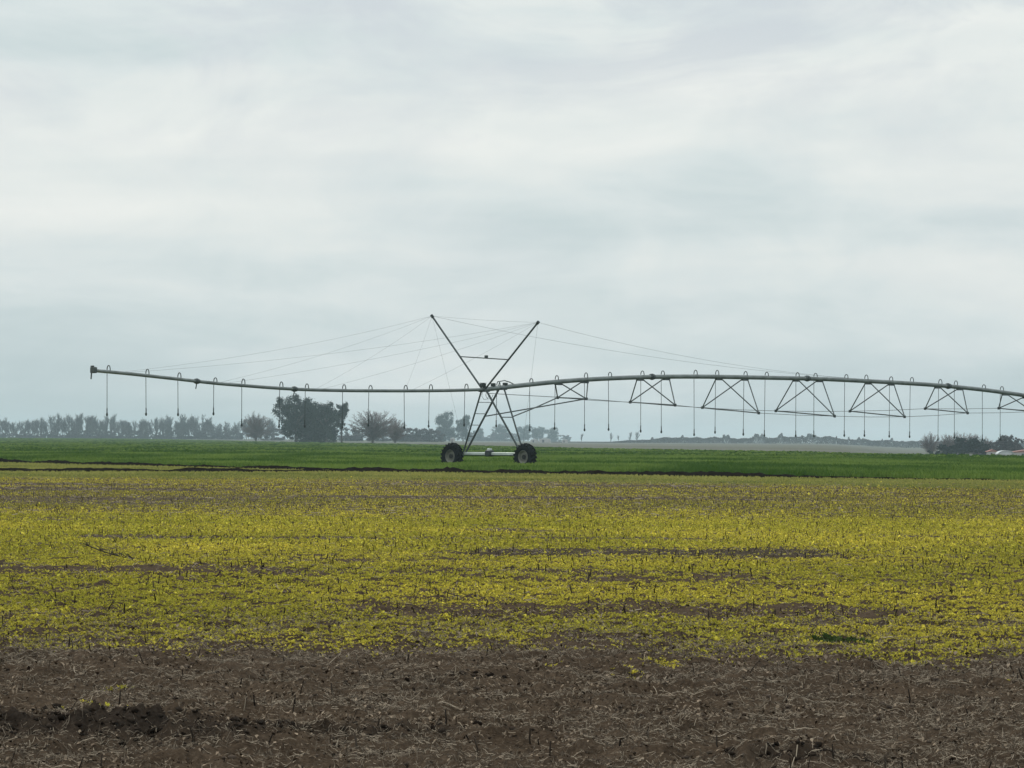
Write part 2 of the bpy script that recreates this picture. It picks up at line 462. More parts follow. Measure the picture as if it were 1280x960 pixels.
def blade_object(name, sets, material):
    vs, q, tr, ts = [], [], [], []; o = 0
    for v, f4, f3, t in sets:
        vs.append(v); q.append(f4 + o); tr.append(f3 + o); ts.append(t); o += len(v)
    v = np.concatenate(vs); q = np.concatenate(q); tr = np.concatenate(tr); t = np.concatenate(ts)
    me = bpy.data.meshes.new(name)
    me.vertices.add(len(v)); me.vertices.foreach_set('co', np.ascontiguousarray(v, np.float32).ravel())
    li = np.concatenate([q.ravel(), tr.ravel()]).astype(np.int32)
    me.loops.add(len(li)); me.loops.foreach_set('vertex_index', li)
    st = np.concatenate([np.arange(len(q)) * 4, len(q) * 4 + np.arange(len(tr)) * 3]).astype(np.int32)
    tot = np.concatenate([np.full(len(q), 4), np.full(len(tr), 3)]).astype(np.int32)
    me.polygons.add(len(st)); me.polygons.foreach_set('loop_start', st); me.polygons.foreach_set('loop_total', tot)
    me.update(calc_edges=True)
    a = me.attributes.new('tint', 'FLOAT_COLOR', 'POINT')
    col = np.ones((len(v), 4), np.float32); col[:, :3] = t
    a.data.foreach_set('color', col.ravel())
    me.materials.append(material)
    ob = bpy.data.objects.new(name, me); C.objects.link(ob)
    return ob

x, d = scatter(100, 222, 13)
keep = RNG.random(len(x)) < grass_mask(x, d)
x, d = x[keep], d[keep]
def gcol(n, k):
    t = np.clip(fbm(x / 4, d / 8, 141, 2)[:, None] + (RNG.random((n, k)) - .5) * .8, 0, 1)
    return lerp3((0.17, 0.20, 0.055), (0.42, 0.39, 0.12), t)
gs = blades(x, d, ground_z(x, d), 0.04 + 0.05 * RNG.random(len(x)), 6, np.full(len(x), .03), 0.6, gcol)
tag(blade_object('short_grass', [gs], M_CROP), 'strip of short yellowish grass in front of the green crop', 'grass', kind='stuff')

# the green crop
sets = []
for d0, d1, per, hh, k, wd, ln in ((120, 200, 8, .25, 6, .05, .5), (200, 330, 5, .24, 6, .08, .5), (330, 700, .35, .27, 7, .4, .6), (700, 2500, .04, .28, 7, 1.6, .7)):
    x, d = scatter(d0, d1, per, 1.15)
    keep = RNG.random(len(x)) < crop_mask(x, d) ** 2
    x, d = x[keep], d[keep]
    big = fbm(x / 5, d / 22, 151, 4)
    hgt = hh * (0.72 + 0.5 * fbm(x / 1.2, d / 1.2, 161, 3)) * (0.85 + .3 * RNG.random(len(x)))
    def ccol(n, k, big=big):
        t = np.clip((big[:, None] - .5) * 2.6 + .5 + (RNG.random((n, k)) - .5) * .6, 0, 1)
        return lerp3((0.055, 0.115, 0.02), (0.185, 0.265, 0.055), t)
    sets.append(blades(x, d, ground_z(x, d), hgt, k, wd * (0.7 + .6 * RNG.random(len(x))), ln, ccol))
tag(blade_object('green_crop', sets, M_CROP), 'dense low green crop covering the irrigated field', 'crop', kind='stuff')

# dry straw lying on the bare soil
def straw(x, d, lo, hi, wlo, whi, colf):
    n = len(x); yaw = RNG.random(n) * 2 * np.pi; L = lo + (hi - lo) * RNG.random(n) ** 2; W = wlo + (whi - wlo) * RNG.random(n)
    pts = []
    bend = RNG.normal(0, .35, n)
    px, py = x.copy(), d.copy(); a = yaw.copy()
    lift = np.abs(RNG.normal(0, .006, n)); tip = np.abs(RNG.normal(0, .018, n)) * (RNG.random(n) < .25)
    Ls = []
    for s in range(4):
        z = surf(px, py) + 0.006 + lift + tip * (s / 3.0) ** 1.5
        Ls.append(np.stack([px, py, z], -1))
        px = px + np.cos(a) * L / 3; py = py + np.sin(a) * L / 3; a = a + bend / 3
    w = np.stack([-np.sin(yaw) * W / 2, np.cos(yaw) * W / 2, W * 0.0], -1)
    u = np.stack([0 * W, 0 * W, W * .75], -1)
    # three-sided straws
    v = []
    for q in Ls: v += [q - w, q + w, q + u]
    v = np.stack(v, 1).reshape(-1, 3)
    i = np.arange(n)[:, None] * 12; f = []
    for s in range(3):
        for e in ((0, 1), (1, 2), (2, 0)):
            f.append(i + np.array([s * 3 + e[0], s * 3 + e[1], s * 3 + 3 + e[1], s * 3 + 3 + e[0]]))
    return v, np.concatenate(f, 0), np.repeat(colf(n), 12, 0)

def straw_col(n):
    t = RNG.random(n) ** 2.3
    c = lerp3((0.07, 0.054, 0.041), (0.46, 0.38, 0.285), t)
    return c
parts = []
for d0, d1, per, lo, hi, wl, wh in ((15.2, 30, 2100, .010, .06, .0011, .0032), (15.2, 30, 8, .08, .22, .003, .006), (30, 70, 45, .04, .16, .003, .007), (70, 135, 9, .08, .3, .008, .016)):
    x, d = scatter(d0, d1, per)
    clump = fbm(x / 0.5, d / 0.8, 171, 3)
    keep = RNG.random(len(x)) < np.clip((clump - .33) * 3.2, 0.08, 1) * (1 - 0.8 * np.clip(mound(x, d), 0, 1))
    parts.append(straw(x[keep], d[keep], lo, hi, wl, wh, straw_col))
# broken leaf flakes between the straws
for d0, d1, per, a0, a1 in ((15.2, 22, 900, .008, .030), (22, 32, 420, .012, .036)):
    x, d = scatter(d0, d1, per)
    keep = RNG.random(len(x)) < np.clip((fbm(x / 0.35, d / 0.5, 191, 3) - .2) * 2.0, .1, 1) * (1 - 0.7 * np.clip(mound(x, d), 0, 1))
    x, d = x[keep], d[keep]
    def fcol(n, k):
        t = RNG.random((n, k)) ** 1.7
        return lerp3((0.035, 0.025, 0.018), (0.30, 0.23, 0.165), t)
    parts.append(leaves(x, d, surf(x, d), a0 + (a1 - a0) * RNG.random(len(x)), 1, (0, 55), fcol, broad=.6))
v, f, t = join(parts)
tag(np_mesh('straw_litter', v, f, M_STRAW, t), 'pale dry straw and stalk litter lying on the brown soil', 'straw', kind='stuff')
print('straw faces', len(f))

# crumbs and clods of soil
def clod_mesh(x, d, r, cf):
    t = (1 + 5 ** .5) / 2
    ico = np.array([(-1, t, 0), (1, t, 0), (-1, -t, 0), (1, -t, 0), (0, -1, t), (0, 1, t), (0, -1, -t), (0, 1, -t), (t, 0, -1), (t, 0, 1), (-t, 0, -1), (-t, 0, 1)]) / 1.9
    fi = np.array([(0, 11, 5), (0, 5, 1), (0, 1, 7), (0, 7, 10), (0, 10, 11), (1, 5, 9), (5, 11, 4), (11, 10, 2), (10, 7, 6), (7, 1, 8), (3, 9, 4), (3, 4, 2), (3, 2, 6), (3, 6, 8), (3, 8, 9), (4, 9, 5), (2, 4, 11), (6, 2, 10), (8, 6, 7), (9, 8, 1)])
    n = len(x); z = surf(x, d)
    a = RNG.random(n) * 2 * np.pi; ca, sa = np.cos(a)[:, None], np.sin(a)[:, None]
    k = 0.45 + 1.0 * RNG.random((n, 12))
    P = ico[None] * k[..., None] * r[:, None, None]
    X = P[..., 0] * ca - P[..., 1] * sa; Y = P[..., 0] * sa + P[..., 1] * ca; Zz = P[..., 2] * .65
    v = np.stack([X + x[:, None], Y + d[:, None], Zz + (z + r * .25)[:, None]], -1).reshape(-1, 3)
    f = (np.arange(n)[:, None, None] * 12 + fi[None]).reshape(-1, 3)
    return v, f, np.repeat(cf, 12, 0)
cp = []
x, d = scatter(15.2, 27, 700)
keep = RNG.random(len(x)) < np.clip(mound(x, d) ** .7 * 1.1, 0, 1); x, d = x[keep], d[keep]
cp.append(clod_mesh(x, d, .004 + .020 * RNG.random(len(x)) ** 4, lerp3((0.012, 0.009, 0.007), (0.06, 0.046, 0.036), RNG.random(len(x)) ** 1.5)))
x, d = scatter(15.2, 30, 150)
keep = RNG.random(len(x)) < np.clip((fbm(x / .6, d / .8, 301, 3) - .35) * 3, .05, 1); x, d = x[keep], d[keep]
cp.append(clod_mesh(x, d, .004 + .016 * RNG.random(len(x)) ** 4, lerp3((0.03, 0.022, 0.017), (0.14, 0.107, 0.083), RNG.random(len(x)))))
v, f, t = join(cp)
tag(np_mesh('soil_clods', v, f, M_STRAW, t, k=3), 'dark crumbs and clods of broken soil in the foreground', 'clods', kind='stuff')

# upright dark stubble stalks
def stalks(x, d, lo, hi, r):
    n = len(x); z = surf(x, d) - .02; L = lo + (hi - lo) * RNG.random(n) ** 2.2
    yaw = RNG.random(n) * 2 * np.pi; ln = np.abs(RNG.normal(0, .30, n))
    kx = RNG.normal(0, .18, n); ky = RNG.normal(0, .18, n)
    v = []
    for s, tt in enumerate((0, .45, 1.0)):
        bx = x + (np.cos(yaw) * ln * tt + kx * tt * tt * (1 - tt) * 3) * L
        by = d + (np.sin(yaw) * ln * tt + ky * tt * tt * (1 - tt) * 3) * L
        bz = z + L * tt
        for q in range(4):
            an = q * np.pi / 2 + yaw
            rr = r * (1 - .35 * tt)
            v.append(np.stack([bx + np.cos(an) * rr, by + np.sin(an) * rr, bz], -1))
    v = np.stack(v, 1).reshape(-1, 3); i = np.arange(n)[:, None] * 12; f = []
    for s in range(2):
        for q in range(4):
            f.append(i + np.array([s * 4 + q, s * 4 + (q + 1) % 4, s * 4 + 4 + (q + 1) % 4, s * 4 + 4 + q]))
    f.append(i + np.array([8, 9, 10, 11]))
    c = lerp3((0.012, 0.0095, 0.008), (0.05, 0.039, 0.03), RNG.random(n) ** 1.6)
    return v, np.concatenate(f, 0), np.repeat(c, 12, 0)
parts = []
for d0, d1, per, lo, hi, r0, r1 in ((15.5, 30, 9, .02, .11, .003, .0065), (30, 60, 13, .03, .12, .004, .008), (60, 115, 6, .04, .13, .005, .008)):
    x, d = scatter(d0, d1, per)
    keep = RNG.random(len(x)) < np.clip((fbm(x / 1.1, d / 1.6, 181, 3) - .25) * 2.4, .15, 1)
    x, d = x[keep], d[keep]
    parts.append(stalks(x, d, lo, hi, r0 + (r1 - r0) * RNG.random(len(x))))
v, f, t = join(parts)
tag(np_mesh('stubble_stalks', v, f, M_STRAW, t), 'dark broken stubble stalks standing up through the weeds', 'stubble', kind='stuff')

# a fallen dry stalk with side twigs, lying in the weeds on the left
def ground_point(px, py):
    r = ray(px, py); dep = -H / r.z
    for _ in range(6):
        p = EYE + r * dep
        dep = (float(surf(np.array([p.x]), np.array([p.y]))[0]) - H) / r.z
    return EYE + r * dep
def dry_stalk():
    p = ground_point(168, 700); q = MB()
    n = 10
    top = Vector((-0.62, 0.25, 0.16)); pts = []
    for i in range(n):
        t = i / (n - 1)
        pts.append(p + Vector((top.x * t, top.y * t, 0.02 + top.z * t ** 1.6)))
    q.tube(pts, [0.010 - 0.005 * i / (n - 1) for i in range(n)], 6)
    rr = random.Random(3)
    for i in range(1, n):
        for s in range(3):
            b = pts[i].lerp(pts[i - 1], rr.random())
            e = b + Vector((rr.uniform(-.09, .03), rr.uniform(-.10, .10), rr.uniform(-.01, .07)))
            q.tube([b, b.lerp(e, .5) + Vector((0, 0, .012)), e], [.005, .004, .002], 5)
    o = q.build('dry_stalk', mat('dead_stalk', (0.035, 0.028, 0.022), 0.9))
    tag(o, 'dark dead branching weed stalk lying in the yellow weeds', 'dry stalk')
dry_stalk()

def green_tuft():
    p = ground_point(1052, 808)
    n = 200
    x = p.x + RNG.normal(0, .085, n); d = p.y + RNG.normal(0, .05, n)
    def c(n, k): return lerp3((0.035, 0.06, 0.02), (0.10, 0.14, 0.04), RNG.random((n, k)))
    v, f, t = leaves(x, d, surf(x, d), np.full(n, .045), 5, (20, 80), c)
    tag(np_mesh('weed_clump', v, f, M_WEED, t), 'dark green leafy weed clump at the edge of the yellow weeds', 'weed')
green_tuft()

# ------------------------------------------------------------------ the irrigation machine
TH = math.radians(45)
PD = Vector((math.cos(TH), math.sin(TH), 0))           # along the pipe, away from the camera to the right
WD = Vector((math.cos(TH), -math.sin(TH), 0))          # across the pipe, the way the wheels roll
D0 = 205.0
P0 = at(617, 485, D0)
NPIPE = Vector((WD.x, WD.y, 0))                        # normal of the vertical plane the pipe hangs in
def pipe_pt(px, py): return on_plane(px, py, P0, NPIPE)
def cross_plane(px, py, p): return on_plane(px, py, p, PD)

over_px = [(116, 463), (160, 467), (224, 474), (270, 479.3), (305, 482), (340, 484.8), (385, 487.3), (440, 488.4), (507, 488.6), (560, 488.2), (604, 487)]
span_px = [(604, 487), (640, 483), (700, 476.6), (732, 474.5), (765, 472.7), (816, 471), (871, 470.5), (932, 471.6), (975, 472.5), (1020, 473.3), (1084, 476.4), (1140, 479.2), (1198, 483.6), (1254, 490.2), (1280, 494), (1340, 504), (1400, 516)]
def interp_px(tab, x):
    return float(np.interp(x, [p[0] for p in tab], [p[1] for p in tab]))
def pipe_at(x):
    return pipe_pt(x, interp_px(over_px if x < 604 else span_px, x))
def smooth_curve(tab, n):
    xs = np.linspace(tab[0][0], tab[-1][0], n); ys = np.array([interp_px(tab, x) for x in xs])
    k = max(1, n // 24)
    yp = np.pad(ys, k, mode='reflect', reflect_type='odd'); ys = np.convolve(yp, np.ones(2 * k + 1) / (2 * k + 1), 'valid')
    return [pipe_pt(x, y) for x, y in zip(xs, ys)]

gx, gy = P0.x, P0.y
piv = empty('irrigation_pivot', (gx, gy, 0))
tag(piv, 'long galvanised centre pivot irrigation machine on two wheels in the green crop', 'irrigation machine')
def part(mb, name, m, parent=piv): return mb.build(name, m, parent)

m = MB(); m.tube(smooth_curve(over_px, 70), 0.085, 12); part(m, 'overhang_pipe', M_GALV)
m = MB(); m.tube(smooth_curve(span_px, 110), 0.125, 14); part(m, 'span_pipe', M_GALV)
# couplings round the pipe
for x, r in ((246, .12), (368, .12), (815, .15), (1009, .15), (1185, .15)):
    a = pipe_at(x - 2.5); b = pipe_at(x + 2.5)
    m = MB(); m.tube([a, b], r, 14); m.tube([a.lerp(b, .35), a.lerp(b, .65)], r * 1.2, 14)
    o = part(m, 'pipe_coupling', M_STEEL)
    if x < 600:
        c = pipe_at(x); m = MB(); m.tube([c - Vector((0, 0, .1)), c + Vector((-.05, 0, -.38))], .03, 6); part(m, 'drain_valve', M_STEEL, o)
# end gun at the tip of the overhang
c = pipe_at(117)
m = MB(); m.box(c + Vector((0, 0, .02)), .22, .30, .30, PD); m.box(c + Vector((-.06, 0, .19)), .12, .16, .10, PD)
o = part(m, 'end_cap_box', M_STEEL)
m = MB(); m.tube([c + Vector((-.1, 0, -.1)), c + Vector((-.12, 0, -.42))], .035, 8); part(m, 'drain_valve', M_STEEL, o)

# drop hoses
drops = [(135.5, 519), (184, 518.5), (224, 519), (269, 518), (304, 532), (351.5, 534), (383.5, 533.5), (430, 535), (463, 532), (507, 535), (538.5, 533.5), (583, 532),
         (623, 533), (664, 538), (696, 536), (732.5, 538), (762.5, 537.5), (803, 539.5), (828.5, 540.5), (869.5, 544), (896.5, 541), (932, 543.5), (958.5, 545), (997, 545.5), (1019.5, 545.5),
         (1058, 545), (1083, 545), (1114, 546), (1140, 546.5), (1175.5, 550), (1195, 547.5), (1230, 550), (1252.5, 549.5), (1290, 551), (1312, 551)]
rr = random.Random(5)
for x, by in drops:
    c = pipe_at(x); pr = .085 if x < 604 else .125
    bot = pipe_pt(x, by)
    off = -WD * 0.27 + PD * 0.02
    c2 = c + PD * 0.04 + WD * 0.09
    pts = [c2 + Vector((0, 0, pr * .8))]
    hgt = rr.uniform(.16, .22)
    for k in range(9):
        an = math.pi * k / 8
        pts.append(c2 + off * (0.5 - 0.5 * math.cos(an)) + Vector((0, 0, pr + .03 + hgt * math.sin(an))))
    m = MB(); m.tube(pts, .025, 7); gn = part(m, 'gooseneck', M_STEEL)
    top = pts[-1]; bz = bot.z
    m = MB(); L = top.z - bz
    sw = rr.uniform(-.03, .03)
    m.tube([top + Vector((0, 0, .02)), top + Vector((sw * .6, 0, -L * .5)), top + Vector((sw, 0, -L))], .0155, 7)
    hz = part(m, 'drop_hose', M_HOSE)
    e = top + Vector((sw, 0, -L))
    m = MB()
    m.tube([e + Vector((0, 0, .34)), e + Vector((0, 0, .12))], .027, 8)
    m.tube([e + Vector((0, 0, .12)), e + Vector((0, 0, .07)), e + Vector((0, 0, .0)), e - Vector((0, 0, .05))], [.024, .052, .052, .026], 10)
    part(m, 'nozzle', M_BOXM, hz)

# truss bays hanging under the span
trs = [((697, 497), (733, 498.5), 698, 731), ((787.7, 502.7), (844, 506.4), 800, 833), ((878, 509.5), (948.5, 516.3), 898.5, 931), ((969.7, 513.6), (1043.3, 520.2), 995, 1024.5),
       ((1062.3, 514), (1130.8, 521), 1085, 1114), ((1156.4, 510.8), (1209.6, 516.3), 1172, 1200), ((1248.3, 510.3), (1291, 514.5), 1256, 1282), ((1328, 515), (1362, 518), 1331, 1355)]
LR = []
for (l, r_, ax, bx) in trs:
    A, B = pipe_at(ax), pipe_at(bx); mid = A.lerp(B, .5)
    Lp = cross_plane(l[0], l[1], mid); Rp = cross_plane(r_[0], r_[1], mid); LR.append((Lp, Rp))
    m = MB(); m.tube([Lp, Rp], .034, 8); m.box(Lp, .12, .12, .16, WD); m.box(Rp, .12, .12, .16, WD); sp = part(m, 'spreader_bar', M_STEEL)
    for T in (A, B):
        dn = Vector((0, 0, -.13))
        m = MB(); m.box(T + dn * 1.15, .5, .16, .10, PD); part(m, 'clamp_plate', M_STEEL)
        for e, off in ((Lp, -WD * .07), (Rp, WD * .07)):
            s = T + dn + off + (PD * -.17 if e is Lp else PD * .17)
            m = MB(); m.tube([s, e], .034, 7); part(m, 'truss_strut', M_STEEL)
for k in range(len(LR) - 1):
    for s in (0, 1):
        a, b = LR[k][s], LR[k + 1][s]
        m = MB(); m.tube([a, a.lerp(b, .5) - Vector((0, 0, .03)), b], .016, 6); part(m, 'truss_rod', M_ROD)

# tower: base beam, wheels, legs, ladder
hubz = 0.53
BC = Vector((P0.x, P0.y, 0)) - WD * 0.06
def beam_pt(s, z=0.66): return Vector((BC.x, BC.y, z)) + WD * s
m = MB(); m.box(beam_pt(0, .68), 5.0, .16, .15, WD); part(m, 'base_beam', M_BEAM)
m = MB(); m.box(beam_pt(0, .615), 4.9, .10, .09, WD); part(m, 'drive_shaft', M_HUB)
m = MB(); m.box(beam_pt(-.22, .70), .42, .34, .34, WD); o = part(m, 'drive_motor', M_BOXM)
m = MB(); m.box(beam_pt(-.22, .90), .2, .2, .12, WD); part(m, 'motor_cap', M_BEAM, o)
TR, TW = 0.60, 0.36
for s in (-1, 1):
    cc = beam_pt(2.77 * s, hubz) - PD * 0.31
    w = empty('wheel', (0, 0, 0)); w.parent = piv
    prof = [(-.15, .34), (-.19, .39), (-.215, .50), (-.195, .61), (-.12, .668), (0, .68), (.12, .668), (.195, .61), (.215, .50), (.19, .39), (.15, .34)]
    m = MB(); m.revolve(prof, cc, PD, 44)
    for k in range(20):
        for side in (-1, 1):
            a0 = 2 * math.pi * (k + (0.5 if side > 0 else 0)) / 20
            ps = []
            for t in np.linspace(0, 1, 5):
                an = a0 + 0.22 * t; ax = side * (0.012 + .205 * t)
                rad = 0.695 - 0.06 * max(0, t - .5) * 2
                e = Vector((0, 0, 1)) * math.cos(an) + PD.cross(Vector((0, 0, 1))) * math.sin(an)
                ps.append((cc + PD * ax + e * rad, e))
            for (p, e), (p2, e2) in zip(ps, ps[1:]):
                dirv = (p2 - p); m.box(p.lerp(p2, .5), dirv.length * 1.1, .065, .075, dirv, az=e)
    part(m, 'tyre', M_RUBBER, w)
    m = MB()
    m.revolve([(-.155, .365), (-.175, .35), (-.15, .32), (-.10, .305), (-.05, .29), (-.03, .21), (-.06, .13), (-.06, .0)], cc, PD, 36)
    m.revolve([(.155, .365), (.15, .32), (.05, .27), (.03, .12), (.03, 0)], cc, PD, 36)
    part(m, 'rim', M_RIM, w)
    m = MB(); m.tube([cc - PD * .13, cc - PD * .04], .115, 16); m.tube([cc, cc + PD * .42], .08, 10)
    for k in range(8):
        an = 2 * math.pi * k / 8
        e = Vector((0, 0, 1)) * math.cos(an) + PD.cross(Vector((0, 0, 1))) * math.sin(an)
        m.tube([cc - PD * .075 + e * .15, cc - PD * .05 + e * .15], .018, 6)
    part(m, 'hub', M_HUB, w)
    m = MB(); m.box(beam_pt(2.6 * s, .57) + PD * .05, .30, .3, .34, WD); part(m, 'gearbox', M_HUB)
A, B = pipe_at(605), pipe_at(627)
tops = {('far', 'A'): A - WD * .20, ('far', 'B'): B - WD * .20, ('near', 'A'): A + WD * .20, ('near', 'B'): B + WD * .20}
legs = {}
for side, s in (('far', -1), ('near', 1)):
    for e, dpl in (('A', -.03), ('B', .15)):
        bot = beam_pt(2.2 * s, .72) + PD * dpl
        tp = tops[(side, e)] - Vector((0, 0, .08))
        m = MB(); m.tube([bot, tp], .056 if (side, e) in (('far', 'B'), ('near', 'A')) else .045, 8); part(m, 'leg', M_STEEL)
        legs[(side, e)] = (bot, tp)
def leg_pt(side, e, z):
    b, t = legs[(side, e)]; return b.lerp(t, (z - b.z) / (t.z - b.z))
ztop = A.z
for k, fr in enumerate((.26, .44, .62, .80)):
    z = .72 + (ztop - .72) * fr
    m = MB(); m.tube([leg_pt('far', 'A', z), leg_pt('far', 'B', z)], .022 if k < 3 else .02, 6); part(m, 'ladder_rung', M_ROD)
zb = .72 + (ztop - .72) * .58
m = MB(); m.tube([leg_pt('near', 'A', zb - .05), leg_pt('near', 'B', zb - .05)], .03, 6); part(m, 'cross_brace', M_STEEL)
# end struts from the tower to the first truss bay
b1 = leg_pt('far', 'B', zb); m = MB(); m.tube([b1, LR[0][1]], .034, 7); part(m, 'truss_strut', M_STEEL)
b2 = leg_pt('near', 'A', zb - .05); k2 = leg_pt('near', 'B', zb - .02); m = MB(); m.tube([k2, k2.lerp(LR[0][0], .5) - Vector((0, 0, .03)), LR[0][0]], .034, 7); part(m, 'truss_strut', M_STEEL)
m = MB(); m.tube([A + PD * .3 - Vector((0, 0, .2)), LR[0][1]], .018, 6); part(m, 'truss_rod', M_ROD)
# saddle clamps and boxes at the tower top
for T in (A, B):
    m = MB(); m.box(T - Vector((0, 0, .06)), .34, .56, .14, PD); part(m, 'saddle_clamp', M_STEEL)
m = MB(); m.box(A + Vector((-.02, 0, .22)) - PD * .05, .26, .24, .20, PD); o = part(m, 'control_box', M_BOXM)
m = MB(); m.box(A + Vector((-.02, 0, .34)) - PD * .05, .29, .27, .03, PD); part(m, 'box_lid', M_BOXM, o)
m = MB(); m.box(pipe_at(616.5) + Vector((0, 0, .2)), .22, .2, .18, PD); part(m, 'junction_box', M_BOXM)
m = MB(); m.box(pipe_at(631.5) + Vector((0, 0, .17)), .2, .22, .14, PD); part(m, 'junction_box', M_BOXM)
a, b = pipe_at(623), pipe_at(642)
m = MB(); m.tube([a + Vector((0, 0, .12)), a.lerp(b, .1) + Vector((0, 0, .34)), a.lerp(b, .4) + Vector((0, 0, .36)), a.lerp(b, .75) + Vector((0, 0, .24)), b + Vector((0, 0, .11))], .03, 7); part(m, 'hose_loop', M_GALV)
for q in (0, 1):
    p = pipe_at(603 + 5 * q) - Vector((0, 0, .1))
    m = MB(); m.tube([p, p + Vector((-.03, 0, -.25)), p + Vector((.08, 0, -.42)), p + Vector((.26, 0, -.40)), p + Vector((.36, 0, -.2))], .013, 6); part(m, 'wire_loop', M_HOSE)

# the V-mast and its cables
tipL = cross_plane(540, 395, A); tipR = cross_plane(672.5, 403, A)
footL = A - WD * .16 + Vector((0, 0, .05)); footR = A + WD * .12 + Vector((0, 0, .05))
for f_, tpt in ((footL, tipL), (footR, tipR)):
    m = MB(); m.tube([f_, tpt], .05, 8); mast = part(m, 'mast', M_STEEL)
    m = MB(); m.tube([tpt - (tpt - f_).normalized() * .1, tpt + (tpt - f_).normalized() * .06], .085, 8); part(m, 'mast_cap', M_BOXM, mast)
tL, tR = .435, .50
c1 = cross_plane(575, 445.7, A); c2 = cross_plane(635, 449.5, A)
m = MB(); m.tube([c1, c2], .03, 7); part(m, 'mast_crossbar', M_STEEL)
cb = c1.lerp(c2, .55); m = MB(); m.box(cb + Vector((0, 0, .09)), .16, .14, .14, WD); part(m, 'lamp_box', M_STEEL)
def cable(a, b, sag=.012, r=.0048):
    L = (b - a).length; n = 14
    pts = [a.lerp(b, i / n) - Vector((0, 0, 4 * sag * L * (i / n) * (1 - i / n))) for i in range(n + 1)]
    m = MB(); m.tube(pts, r, 5); return part(m, 'guy_cable', M_CABLE)
for tp, x in ((tipL, 156), (tipR, 163), (tipL, 276), (tipR, 286), (tipL, 396), (tipR, 405), (tipL, 507), (tipR, 517)):
    cable(tp, pipe_at(x) + Vector((0, 0, .08)))
ca = cable(tipR, pipe_at(1107) + Vector((0, 0, .1)), .016, .0065); cb_ = cable(tipL, pipe_at(1100) + Vector((0, 0, .1)), .016, .0065)
cable(tipL, tipR, .006)
cable(tipL, leg_pt('far', 'A', .95), .0); cable(tipR, leg_pt('near', 'B', .95), .0)

# ------------------------------------------------------------------ trees
def bare_tree_mesh(seed, Ht, spread, upright, n_twig, tw):
    r = random.Random(seed); tr = MB(); tips = []
    def grow(p, d, L, rad, lev):
        n = 4; pts = [p]; q = p.copy(); dd = d.copy()
        for i in range(n):
            dd = (dd + Vector((r.uniform(-1, 1), r.uniform(-1, 1), r.uniform(-.4, .9) * upright)) * .16).normalized()
            q = q + dd * (L / n); pts.append(q.copy())
        tr.tube(pts, [rad * (1 - .55 * i / n) for i in range(n + 1)], 6 if lev < 2 else 4, cap=False)
        if lev >= 3:
            tips.append((pts, dd)); return
        k = (8, 5, 4)[lev]
        for i in range(k):
            t = r.uniform(.3, 1.0) if lev else r.uniform(.10, 1.0)
            j = min(n - 1, int(t * n)); b = pts[j].lerp(pts[j + 1], t * n - j)
            an = r.uniform(0, 2 * math.pi); sp = r.uniform(.35, .8) * spread
            nd = (dd * .75 * upright + Vector((math.cos(an), math.sin(an), .15)) * sp).normalized()
            grow(b, nd, L * r.uniform(.5, .72), rad * .5, lev + 1)
        if lev: tips.append((pts, dd))
    grow(Vector((0, 0, 0)), Vector((r.uniform(-.06, .06), r.uniform(-.06, .06), 1)).normalized(), Ht * .50, Ht * .018, 0)
    v = []; f = []
    for i in range(n_twig):
        pts, dd = tips[r.randrange(len(tips))]; j = r.randrange(len(pts) - 1); b = pts[j].lerp(pts[j + 1], r.random())
        nd = (dd * upright + Vector((r.uniform(-1, 1), r.uniform(-1, 1), r.uniform(-.2, .9)))).normalized()
        L = Ht * r.uniform(.05, .12); e = b + nd * L
        s = nd.cross(Vector((r.uniform(-1, 1), r.uniform(-1, 1), r.uniform(-1, 1)))).normalized() * tw
        mid = b.lerp(e, .5) + Vector((r.uniform(-1, 1), r.uniform(-1, 1), 0)) * L * .08
        k = len(v); v += [b - s * .5, b + s * .5, mid + s, e, mid - s]; f += [(k, k + 1, k + 2, k + 4), (k + 4, k + 2, k + 3)]
    zs = max(p[2] for p in v); sc = Ht / zs
    tr.v = [(x * sc, y * sc, z * sc) for x, y, z in tr.v]; v = [(x * sc, y * sc, z * sc) for x, y, z in v]
    return tr, v, f

